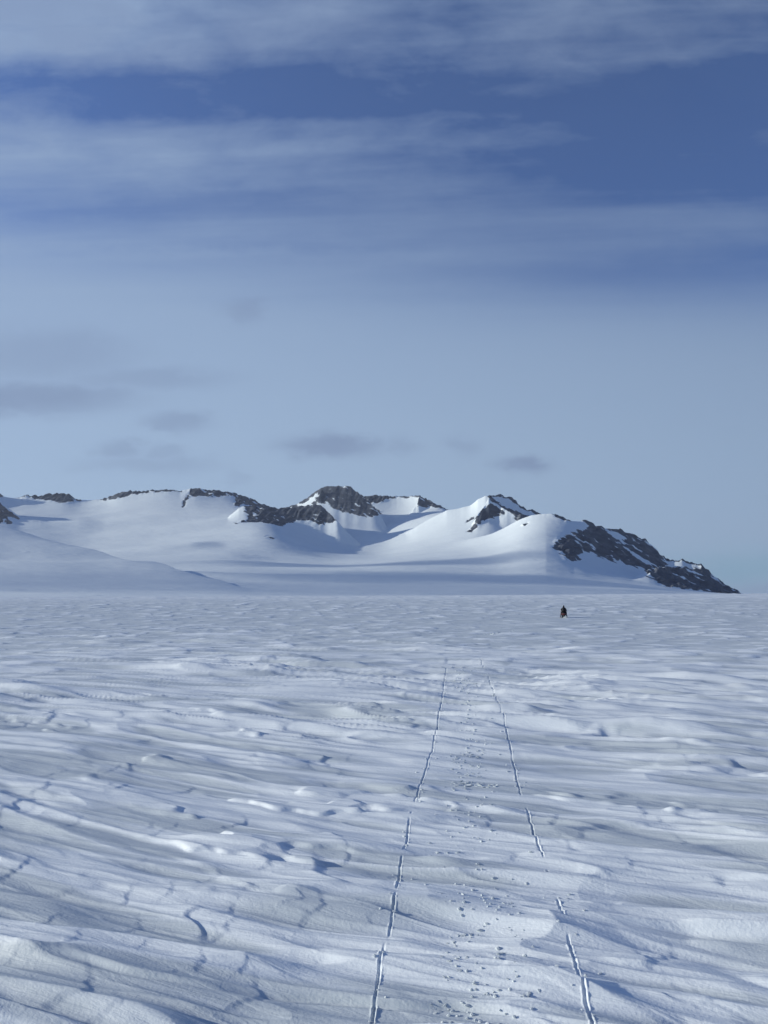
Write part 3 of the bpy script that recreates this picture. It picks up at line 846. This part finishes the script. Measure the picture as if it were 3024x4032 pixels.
make_snowmobile()

def skin_body(name, joints, bones, mat, parent=None, sub=2):
    me = bpy.data.meshes.new(name)
    me.from_pydata([j[0] for j in joints], bones, [])
    o = link(name, me, mat, parent)
    md = o.modifiers.new('skin', 'SKIN')
    sk = me.skin_vertices[0].data
    for i, j in enumerate(joints):
        r = j[1]
        sk[i].radius = r if isinstance(r, tuple) else (r, r)
        sk[i].use_root = (i == 0)
    md.use_smooth_shade = True
    s_ = o.modifiers.new('subd', 'SUBSURF'); s_.levels = sub; s_.render_levels = sub
    return o

def make_rider():
    t = empty('person', (RX, RY, RZ), YAW)
    tag(t, 'person in a black hooded jacket seated on the snowmobile seen from behind', 'person')
    J = [((0, -.45, .92), (.17, .14)), ((0, -.42, 1.10), (.17, .13)), ((0, -.34, 1.28), (.19, .13)), ((0, -.27, 1.44), (.13, .10)), ((0, -.22, 1.53), .062), ((0, -.18, 1.62), (.085, .10)), ((0, -.16, 1.71), (.075, .09)),
         ((-.20, -.29, 1.40), .075), ((-.36, -.14, 1.20), .062), ((-.38, .02, 1.05), .045),
         ((.20, -.29, 1.40), .075), ((.36, -.14, 1.20), .062), ((.38, .02, 1.05), .045),
         ((-.17, -.36, .88), .11), ((-.29, .02, .84), .088), ((-.37, -.06, .46), .062), ((-.38, .10, .39), .05),
         ((.17, -.36, .88), .11), ((.29, .02, .84), .088), ((.37, -.06, .46), .062), ((.38, .10, .39), .05)]
    E = [(0, 1), (1, 2), (2, 3), (3, 4), (4, 5), (5, 6), (3, 7), (7, 8), (8, 9), (3, 10), (10, 11), (11, 12), (0, 13), (13, 14), (14, 15), (15, 16), (0, 17), (17, 18), (18, 19), (19, 20)]
    body = skin_body('body', J, E, M_BLACK, t)
    # loose jacket, wide at the hem
    bm = bmesh.new()
    loft(bm, [ringz(0, -.44, .90, .31, .24), ringz(0, -.42, 1.05, .32, .24), ringz(0, -.37, 1.2, .30, .21), ringz(0, -.32, 1.34, .25, .18), ringz(0, -.28, 1.45, .17, .14), ringz(0, -.25, 1.52, .10, .10)])
    bm_obj('jacket', bm, M_BLACK, t)
    bm = bmesh.new()
    loft(bm, [ringz(0, -.25, 1.47, .14, .13), ringz(0, -.21, 1.56, .125, .135), ringz(0, -.19, 1.66, .115, .13), ringz(0, -.20, 1.75, .085, .10), ringz(0, -.23, 1.80, .04, .05)])
    bm_obj('hood', bm, M_BLACK, t)
    # face in the front opening of the hood, with goggles
    bm = bmesh.new(); blob(bm, (0, -.085, 1.63), (.068, .05, .09)); blob(bm, (0, -.03, 1.615), (.014, .022, .022)); blob(bm, (0, -.037, 1.575), (.026, .008, .007))
    bm_obj('face', bm, M_SKIN, t)
    bm = bmesh.new(); blob(bm, (0, -.045, 1.66), (.075, .03, .034)); bm_obj('goggles', bm, M_SMOKE, t)
    for sx in (-1, 1):
        # mitten-gloves closed round the grip: palm, four unequal bent fingers, thumb
        bm = bmesh.new(); blob(bm, (sx * .385, .035, 1.035), (.035, .045, .03))
        for k, ln in enumerate((.85, 1.0, .95, .75)):
            x = sx * (.355 + .021 * k)
            tube(bm, [(x, .06, 1.05), (x, .06 + .045 * ln, 1.04), (x, .06 + .04 * ln, 1.005), (x, .055, .985)], [.011, .0105, .0095, .008], 6)
        tube(bm, [(sx * .35, .02, 1.03), (sx * .335, .03, 1.0), (sx * .345, .055, .985)], [.012, .011, .009], 6)
        bm_obj('glove', bm, M_BLACK, t)
    bm = bmesh.new()
    tube(bm, [(-.17, -.46, 1.44), (-.20, -.60, 1.3), (-.20, -.67, 1.08)], .013)
    bm_obj('strap', bm, M_GREY, t)
    for sx in (-1, 1):
        bm = bmesh.new()
        loft(bm, [ring(sx * .38, -.14, .40, .05, .05, 12), ring(sx * .38, -.04, .42, .06, .075, 12), ring(sx * .38, .08, .39, .055, .045, 12), ring(sx * .38, .17, .375, .04, .03, 12)])
        bm_obj('boot', bm, M_RUBBER, t)
    return t

def ringz(cx, cy, z, w, d, n=20):
    return [(cx + w * math.cos(2 * math.pi * i / n), cy + d * math.sin(2 * math.pi * i / n), z) for i in range(n)]
make_rider()

# powder thrown up behind the machine: uncountable crumbs, one object
def make_spray():
    rn = random.Random(5)
    bm = bmesh.new()
    for k in range(110):
        t = rn.random() ** 1.3
        x = .12 + rn.gauss(0, .10 + .16 * t) + .30 * t
        y = -1.55 - 1.7 * t
        z = abs(rn.gauss(.0, .09 + .06 * (1 - t)))
        s_ = rn.uniform(.015, .05)
        blob(bm, (x, y, z), (s_, s_, s_ * .8), 1, .3, k)
    o = bm_obj('snow_spray', bm, M_CHUNK)
    o.location = (RX, RY, RZ - .04); o.rotation_euler = (0, 0, YAW)
    tag(o, 'powder snow thrown up behind the snowmobile track', 'snow spray', kind='stuff')
make_spray()

# ------------------------------------------------------------------ broken snow along the track
def chunk_mesh(k):
    rn = random.Random(100 + k)
    bm = bmesh.new()
    vs = [bm.verts.new((rn.uniform(-1, 1), rn.uniform(-.8, .8), rn.choice((rn.uniform(-.5, -.3), rn.uniform(.25, .5))))) for _ in range(15)]
    bmesh.ops.convex_hull(bm, input=vs)
    for v in [v for v in bm.verts if not v.link_faces]: bm.verts.remove(v)
    bmesh.ops.bevel(bm, geom=list(bm.edges), offset=.07, segments=1, affect='EDGES')
    me = bpy.data.meshes.new('snow_chunk'); bm.to_mesh(me); bm.free()
    me.materials.append(M_CHUNK)
    return me
CH = [chunk_mesh(k) for k in range(9)]

def chunk_at(x, y, s, label, group, rn, sink=.25):
    o = bpy.data.objects.new('snow_chunk', CH[rn.randrange(len(CH))]); C.objects.link(o)
    fl = rn.uniform(.25, .6)
    o.scale = (s * rn.uniform(.8, 1.5), s * rn.uniform(.8, 1.2), s * fl)
    o.rotation_euler = (rn.gauss(0, .22), rn.gauss(0, .22), rn.uniform(0, 6.28))
    o.location = (x, y, gz(x, y) + s * fl * (.42 - sink))
    tag(o, label, 'snow chunk', group)

def p8(X, Y): return (1512 + X * .9114, 3000 + Y * .9114)
def p6(X, Y): return (1512 + X * .9114, 2300 + Y * .9114)
def chunks():
    rn = random.Random(21)
    LB = 'loose white snow chunk broken off between the two runner grooves'
    GR = 'snow chunks scattered along the snowmobile track'
    # (centre px, py, spread x, spread y, how many, size in m)
    cl = [(*p8(335, 108), 45, 9, 22, .026), (*p8(430, 112), 40, 8, 16, .026), (*p8(330, 30), 60, 16, 16, .018), (*p8(365, 65), 50, 8, 8, .018), (*p8(310, 6), 40, 5, 8, .02),
          (*p6(370, 750), 75, 14, 30, .024), (*p6(310, 770), 25, 5, 8, .02), (*p6(330, 690), 50, 16, 6, .016), (*p6(380, 830), 30, 6, 5, .02),
          (*p6(330, 430), 55, 14, 14, .03), (*p6(375, 480), 30, 6, 6, .03), (*p6(340, 405), 60, 8, 5, .025),
          (*p8(340, 775), 28, 10, 7, .022), (*p8(285, 795), 16, 6, 4, .014), (*p8(505, 902), 14, 7, 3, .022), (*p8(285, 985), 50, 10, 9, .014), (*p8(310, 925), 60, 12, 7, .013),
          (*p8(575, 930), 25, 40, 9, .010), (*p8(590, 1085), 30, 18, 9, .016), (*p8(560, 1010), 40, 20, 6, .010), (*p8(460, 1050), 30, 8, 5, .012), (*p8(265, 1105), 45, 14, 9, .013),
          (*p8(535, 620), 50, 60, 8, .009), (*p8(300, 700), 50, 90, 8, .009), (*p8(560, 770), 20, 40, 5, .010)]
    for (px, py, sx, sy, n, sz) in cl:
        for _ in range(max(3, int(n * .8))):
            qx, qy = px + rn.gauss(0, sx * .6), py + rn.gauss(0, sy * .6)
            X, Y = unproj(qx, qy)
            chunk_at(X, Y, sz * rn.uniform(.45, 1.15), LB, GR, rn)
    for (a, b, sz) in [(405, 478, .016), (615, 543, .013), (520, 686, .016), (672, 676, .018), (866, 690, .014), (395, 1020, .013), (668, 1065, .014), (280, 198, .016), (475, 204, .016), (103, 143, .014),
                       (40, 493, .012), (182, 440, .009), (745, 950, .014), (810, 1003, .016), (932, 955, .011), (1130, 545, .012), (360, 175, .016), (250, 640, .010), (700, 500, .014), (830, 803, .010), (320, 850, .010)]:
        X, Y = unproj(*p8(a, b)); chunk_at(X, Y, sz, 'single loose snow chunk lying apart on the wind packed snow', 'single snow chunks beside the track', rn)
    # row of blocks where the track bends away to the right
    P0, P1 = (13.2 * 38 / 38, 0), None
    for k in range(34):
        t = rn.random()
        Y = 52 + 5.5 * t + rn.gauss(0, .5); X = (p6(440 + 105 * t, 0)[0] - CX) / F * Y + rn.gauss(0, .12)
        chunk_at(X, Y, rn.uniform(.05, .12), 'churned snow block in the low row where the track bends right', 'blocks of churned snow at the bend', rn, .1)
chunks()

def crumbs():
    rn = random.Random(77)
    bm = bmesh.new()
    PL, PR = groove_pts(LEFT), groove_pts(RIGHT)
    xs, ys, ss = [], [], []
    while len(xs) < 420:
        Y = 3.3 + 16 * rn.random() ** 1.5
        xl, xr = np.interp(Y, PL[:, 1], PL[:, 0]), np.interp(Y, PR[:, 1], PR[:, 0])
        k = rn.random()
        if k < .13: X = xl + rn.gauss(0, .045)
        elif k < .26: X = xr + rn.gauss(0, .045)
        else: X = .5 * (xl + xr) + rn.gauss(0, .13)
        if rn.random() > .25 + .9 * max(0, float(perlin(np.array([Y / .7]), np.array([X / .3 + 3]), 901)[0]) + .1): continue
        xs.append(X); ys.append(Y); ss.append(rn.uniform(.0035, .009) * (1 + Y / 14))
    zs = ground_z(np.array(xs), np.array(ys))
    for k, (x, y, z_, s_) in enumerate(zip(xs, ys, zs, ss)):
        blob(bm, (x, y, float(z_) + s_ * .3), (s_ * rn.uniform(.8, 1.7), s_ * rn.uniform(.7, 1.2), s_ * .7), 1, .3, k)
    o = bm_obj('snow_crumbs', bm, M_CHUNK, smooth=False)
    tag(o, 'fine white snow crumbs strewn along the runner grooves and between them', 'snow crumbs', kind='stuff')
crumbs()

# ------------------------------------------------------------------ the cold, slightly hazy air
def make_haze():
    bm = bmesh.new(); box(bm, (0, 0, 430), (32000, 32000, 1100))
    m = bpy.data.materials.new('air'); m.use_nodes = True
    nt = m.node_tree; nt.nodes.clear()
    v = nt.nodes.new('ShaderNodeVolumePrincipled'); v.inputs['Color'].default_value = (.80, .88, 1.0, 1)
    v.inputs['Density'].default_value = 2.7e-5; v.inputs['Anisotropy'].default_value = .2
    o_ = nt.nodes.new('ShaderNodeOutputMaterial'); nt.links.new(v.outputs[0], o_.inputs['Volume'])
    o = bm_obj('haze', bm, m, smooth=False)
    tag(o, 'thin cold blue haze filling the air between the camera and the far mountains', 'haze', kind='stuff')
HAZE = True
if HAZE: make_haze()

# ------------------------------------------------------------------ sky
def build_world():
    w = bpy.data.worlds.new('World'); bpy.context.scene.world = w; w.use_nodes = True
    nt = w.node_tree; nt.nodes.clear(); L = nt.links
    def N(t, **k):
        n = nt.nodes.new(t)
        for a, b in k.items(): setattr(n, a, b)
        return n
    def M(op, a, b=None, c=None, clamp=False):
        n = N('ShaderNodeMath', operation=op); n.use_clamp = clamp
        for i, v in enumerate((a, b, c)):
            if v is None: continue
            if isinstance(v, (int, float)): n.inputs[i].default_value = v
            else: L.new(v, n.inputs[i])
        return n.outputs[0]
    def mapr(v, a, b, c, d, kind='SMOOTHSTEP'):
        n = N('ShaderNodeMapRange', interpolation_type=kind)
        L.new(v, n.inputs['Value'])
        for k, x in zip(('From Min', 'From Max', 'To Min', 'To Max'), (a, b, c, d)): n.inputs[k].default_value = x
        return n.outputs[0]
    def mixc(f, a, b):
        n = N('ShaderNodeMix', data_type='RGBA')
        if isinstance(f, (int, float)): n.inputs[0].default_value = f
        else: L.new(f, n.inputs[0])
        for i, v in ((6, a), (7, b)):
            if isinstance(v, tuple): n.inputs[i].default_value = (*v, 1)
            else: L.new(v, n.inputs[i])
        return n.outputs[2]
    tc = N('ShaderNodeTexCoord')
    sp = N('ShaderNodeSeparateXYZ'); L.new(tc.outputs['Generated'], sp.inputs[0])
    dx, dy, dz = sp.outputs
    az = M('ARCTAN2', dx, dy)                    # 0 straight ahead, + to the right
    el = M('ARCTANGENT', M('DIVIDE', dz, M('MAXIMUM', M('ABSOLUTE', dy), .45)))   # long cloud rolls lie straight across the view
    sky = N('ShaderNodeTexSky', sky_type='NISHITA', sun_disc=False)
    sky.sun_elevation = SUN_EL; sky.sun_rotation = SUN_AZ
    sky.altitude = 1200; sky.air_density = 1.0; sky.dust_density = 0.3; sky.ozone_density = 1.6
    bg0 = N('ShaderNodeVectorMath', operation='SCALE'); L.new(sky.outputs[0], bg0.inputs[0]); bg0.inputs['Scale'].default_value = 0.07
    tint = N('ShaderNodeVectorMath', operation='MULTIPLY'); L.new(bg0.outputs[0], tint.inputs[0]); tint.inputs[1].default_value = (.70, 1.02, 1.75)
    clear = tint.outputs[0]
    def noise(sa, se, detail, rough, seed, tilt=0.0, dist=0.0):
        a = M('MULTIPLY', az, sa)
        e = M('MULTIPLY', M('MULTIPLY_ADD', az, -tilt, el), se)
        cb = N('ShaderNodeCombineXYZ'); L.new(a, cb.inputs[0]); L.new(e, cb.inputs[1]); cb.inputs[2].default_value = seed
        n = N('ShaderNodeTexNoise'); n.inputs['Scale'].default_value = 1.0
        n.inputs['Detail'].default_value = detail; n.inputs['Roughness'].default_value = rough; n.inputs['Distortion'].default_value = dist
        L.new(cb.outputs[0], n.inputs['Vector'])
        return n.outputs['Fac']
    # thin veil: thick towards the horizon, streaky higher up
    streak = noise(1.7, 15.0, 5, .5, 3.7, 0.03, 0.25)
    streak2 = noise(2.6, 44.0, 4, .5, 9.0, 0.03, 0.2)
    puff = noise(6.0, 20.0, 6, .55, 5.0, 0.0, 0.3)
    lump = noise(11.0, 30.0, 5, .6, 15.0, 0.0, 0.5)
    warp = noise(20.0, 42.0, 5, .6, 12.0)
    veil = N('ShaderNodeFloatCurve')
    L.new(M('MULTIPLY', el, 1 / 0.75), veil.inputs['Value'])
    cu = veil.mapping.curves[0]
    pts = [(0, 1), (.12, 1), (.3, 1), (.42, .96), (.50, .74), (.60, .50), (.68, .46), (.73, .34), (.765, .24), (.82, .31), (.88, .40), (.93, .40), (1.0, .10)]
    cu.points[0].location = pts[0]; cu.points[1].location = pts[-1]
    for p in pts[1:-1]: cu.points.new(*p)
    veil.mapping.update()
    dens = veil.outputs[0]
    amp = mapr(el, .30, .52, .0, .72)
    dens = M('ADD', dens, M('MULTIPLY', M('MULTIPLY', M('SUBTRACT', streak, .5), 1.25), amp))
    dens = M('ADD', dens, M('MULTIPLY', M('MULTIPLY', M('SUBTRACT', streak2, .5), .95), amp))
    dens = M('ADD', dens, M('MULTIPLY', M('MULTIPLY', M('SUBTRACT', puff, .5), 1.15), mapr(el, .40, .60, 0, 1)))
    dens = M('ADD', dens, M('MULTIPLY', M('MULTIPLY', mapr(az, -.5, .5, .40, -.40, 'LINEAR'), mapr(el, .58, .63, 1.0, .75)), mapr(el, .28, .5, .12, 1.0)))
    dens = M('ADD', dens, M('MULTIPLY', M('MULTIPLY', M('SUBTRACT', lump, .5), .6), mapr(el, .42, .56, 0, 1)))
    def gauss(px, py, sx, sy, soft=True):
        a0 = math.atan((px - CX) / F); e0 = math.atan((HY - py) / F)
        wa = M('ADD', az, M('MULTIPLY', M('SUBTRACT', warp, .5), 0.075))
        we = M('ADD', el, M('MULTIPLY', M('SUBTRACT', warp, .5), 0.03))
        u = M('MULTIPLY', M('SUBTRACT', wa, a0), F / sx)
        v = M('MULTIPLY', M('SUBTRACT', we, e0), F / sy)
        q = M('ADD', M('MULTIPLY', u, u), M('MULTIPLY', v, v))
        return M('EXPONENT', M('MULTIPLY', q, -1.0))
    # long bands (added or taken away veil)
    for (px, py, sx, sy, k) in BANDS:
        dens = M('ADD', dens, M('MULTIPLY', gauss(px, py, sx, sy), k))
    dens = M('MAXIMUM', M('MINIMUM', dens, 1.0), 0.12)
    vc = mixc(mapr(el, .05, .55, 0, 1), VEIL_LOW, VEIL_HIGH)
    vc = mixc(M('MULTIPLY', mapr(puff, .42, .62, 0, .35), mapr(el, .5, .6, 0, 1)), vc, (.17, .235, .395))
    col = mixc(dens, clear, vc)
    lt = N('ShaderNodeVectorMath', operation='SCALE'); L.new(col, lt.inputs[0]); L.new(mapr(az, -.5, .5, 1.16, .94, 'LINEAR'), lt.inputs['Scale']); col = lt.outputs[0]
    # small grey clouds
    dk = 0.0
    for (px, py, sx, sy, k) in CLOUDS:
        g = M('MULTIPLY', mapr(gauss(px, py, sx * 1.15, sy * 1.15), .03, 1.0, 0, 1), k * .85)
        dk = g if isinstance(dk, float) else M('MAXIMUM', dk, g)
    col = mixc(dk, col, (.185, .25, .41))
    # clear teal strip low on the right
    tl = M('MULTIPLY', gauss(3000, 2235, 330, 75), .75)
    col = mixc(tl, col, (.205, .37, .50))
    tl = M('MULTIPLY', gauss(3100, 2325, 500, 26), .75)
    col = mixc(tl, col, (.255, .345, .50))
    bg = N('ShaderNodeBackground'); L.new(col, bg.inputs['Color']); bg.inputs['Strength'].default_value = 1.0
    out = N('ShaderNodeOutputWorld'); L.new(bg.outputs[0], out.inputs['Surface'])

VEIL_LOW = (.314, .434, .604)
VEIL_HIGH = (.228, .318, .490)
BANDS = [(300, 350, 900, 85, -.44), (150, 70, 700, 150, .42), (2500, 40, 900, 150, .34), (2600, 400, 700, 60, -.12), (2750, 640, 600, 60, -.14), (250, 610, 800, 100, .07), (2200, 545, 800, 42, .13), (800, 775, 500, 38, -.14), (400, 880, 600, 26, .10), (900, 950, 700, 32, -.12), (2500, 1085, 800, 55, -.10), (1300, 1010, 900, 24, .07), (700, 480, 900, 24, .08), (2900, 870, 700, 70, .22), (200, 850, 700, 60, -.32), (250, 1160, 900, 120, .12), (2800, 1160, 800, 110, -.07)]
CLOUDS = [(1300, 1757, 190, 42, .75), (1590, 1750, 70, 34, .35), (1820, 1757, 60, 42, .35), (2065, 1830, 95, 34, .8), (120, 1565, 330, 60, .7), (700, 1660, 120, 34, .5),
          (150, 1400, 330, 90, .4), (560, 1490, 300, 40, .4), (480, 1770, 80, 30, .45), (660, 1775, 70, 28, .35), (600, 1830, 230, 36, .35), (960, 1225, 70, 40, .4), (930, 1880, 60, 30, .2)]
build_world()

# ------------------------------------------------------------------ low clouds off left shade the glacier in bands; added veil darkens its foot
def cloud_material(alpha=.5):
    m, nt, b = new_mat('thin_cloud'); L = nt.links
    tc = nt.nodes.new('ShaderNodeTexCoord')
    ln = nt.nodes.new('ShaderNodeVectorMath'); ln.operation = 'LENGTH'
    mp = nt.nodes.new('ShaderNodeMapping'); mp.inputs['Scale'].default_value = (1, 1, 0)
    L.new(tc.outputs['Object'], mp.inputs['Vector']); L.new(mp.outputs[0], ln.inputs[0])
    n = nt.nodes.new('ShaderNodeTexNoise'); n.inputs['Scale'].default_value = 2.2; n.inputs['Detail'].default_value = 5
    L.new(tc.outputs['Object'], n.inputs['Vector'])
    ad = nt.nodes.new('ShaderNodeMath'); ad.operation = 'MULTIPLY_ADD'; ad.inputs[1].default_value = .7
    L.new(n.outputs['Fac'], ad.inputs[0]); L.new(ln.outputs['Value'], ad.inputs[2])
    mr = nt.nodes.new('ShaderNodeMapRange'); mr.interpolation_type = 'SMOOTHSTEP'
    for k, v in zip(('From Min', 'From Max', 'To Min', 'To Max'), (.75, 1.3, alpha, 0)): mr.inputs[k].default_value = v
    L.new(ad.outputs[0], mr.inputs['Value'])
    tr = nt.nodes.new('ShaderNodeBsdfTransparent')
    b.inputs['Base Color'].default_value = (.85, .87, .9, 1); b.inputs['Roughness'].default_value = 1
    mx = nt.nodes.new('ShaderNodeMixShader'); L.new(mr.outputs[0], mx.inputs[0]); L.new(tr.outputs[0], mx.inputs[1]); L.new(b.outputs[0], mx.inputs[2])
    L.new(mx.outputs[0], nt.nodes['Material Output'].inputs['Surface'])
    return m
M_CLOUD = cloud_material()
M_SHADE_VEIL = cloud_material(.26)
to_sun = Vector((math.sin(SUN_AZ) * math.cos(SUN_EL), math.cos(SUN_AZ) * math.cos(SUN_EL), math.sin(SUN_EL)))
def cloud(px0, px1, y, zg, half_w, alt=1050, rot=0.0, mat=None):
    x0, x1 = (px0 - CX) / F * y, (px1 - CX) / F * y
    P = Vector(((x0 + x1) / 2, y, zg))
    Q = P + to_sun * ((alt - zg) / to_sun.z)
    bm = bmesh.new()
    r = bmesh.ops.create_icosphere(bm, subdivisions=4, radius=1.0)
    for v in bm.verts:
        k = 1 + .10 * math.sin(5 * v.co.x + 2 * v.co.y) * math.cos(4 * v.co.y)
        v.co = v.co * k
        if v.co.z < 0: v.co.z *= .4
    o = bm_obj('cloud', bm, mat or M_CLOUD)
    o.location = Q; o.scale = ((x1 - x0) / 2 * 1.25, half_w * 1.35, 45); o.rotation_euler = (0, 0, rot)
    tag(o, kind='structure')
cloud(980, 2500, 2800, 60, 150, rot=-.03)
cloud(900, 2750, 2180, 30, 190, rot=-.05)
cloud(-700, 3500, 1650, 5, 420, alt=1250, mat=M_SHADE_VEIL)  # added unseen veil, put there only to darken the glacier foot

# ------------------------------------------------------------------ sun
sd = bpy.data.lights.new('sun', 'SUN'); sd.energy = 4.4; sd.angle = math.radians(0.6); sd.color = (1.0, .98, .88)
so = bpy.data.objects.new('sun', sd); C.objects.link(so)
to_sun = Vector((math.sin(SUN_AZ) * math.cos(SUN_EL), math.cos(SUN_AZ) * math.cos(SUN_EL), math.sin(SUN_EL)))
so.rotation_euler = to_sun.to_track_quat('Z', 'Y').to_euler()

# ------------------------------------------------------------------ camera
cd = bpy.data.cameras.new('camera'); cam = bpy.data.objects.new('camera', cd); C.objects.link(cam)
cam.location = (0, 0, H); cam.rotation_euler = (math.radians(90), 0, 0)
cd.sensor_fit = 'VERTICAL'; cd.sensor_height = 36; cd.lens = F / 4032 * 36
cd.shift_y = (HY - 2016) / 4032
cd.clip_start = 0.1; cd.clip_end = 200000
sc = bpy.context.scene
sc.camera = cam
sc.view_settings.view_transform = 'Standard'; sc.view_settings.look = 'None'
sc.view_settings.exposure = 0; sc.view_settings.gamma = 1
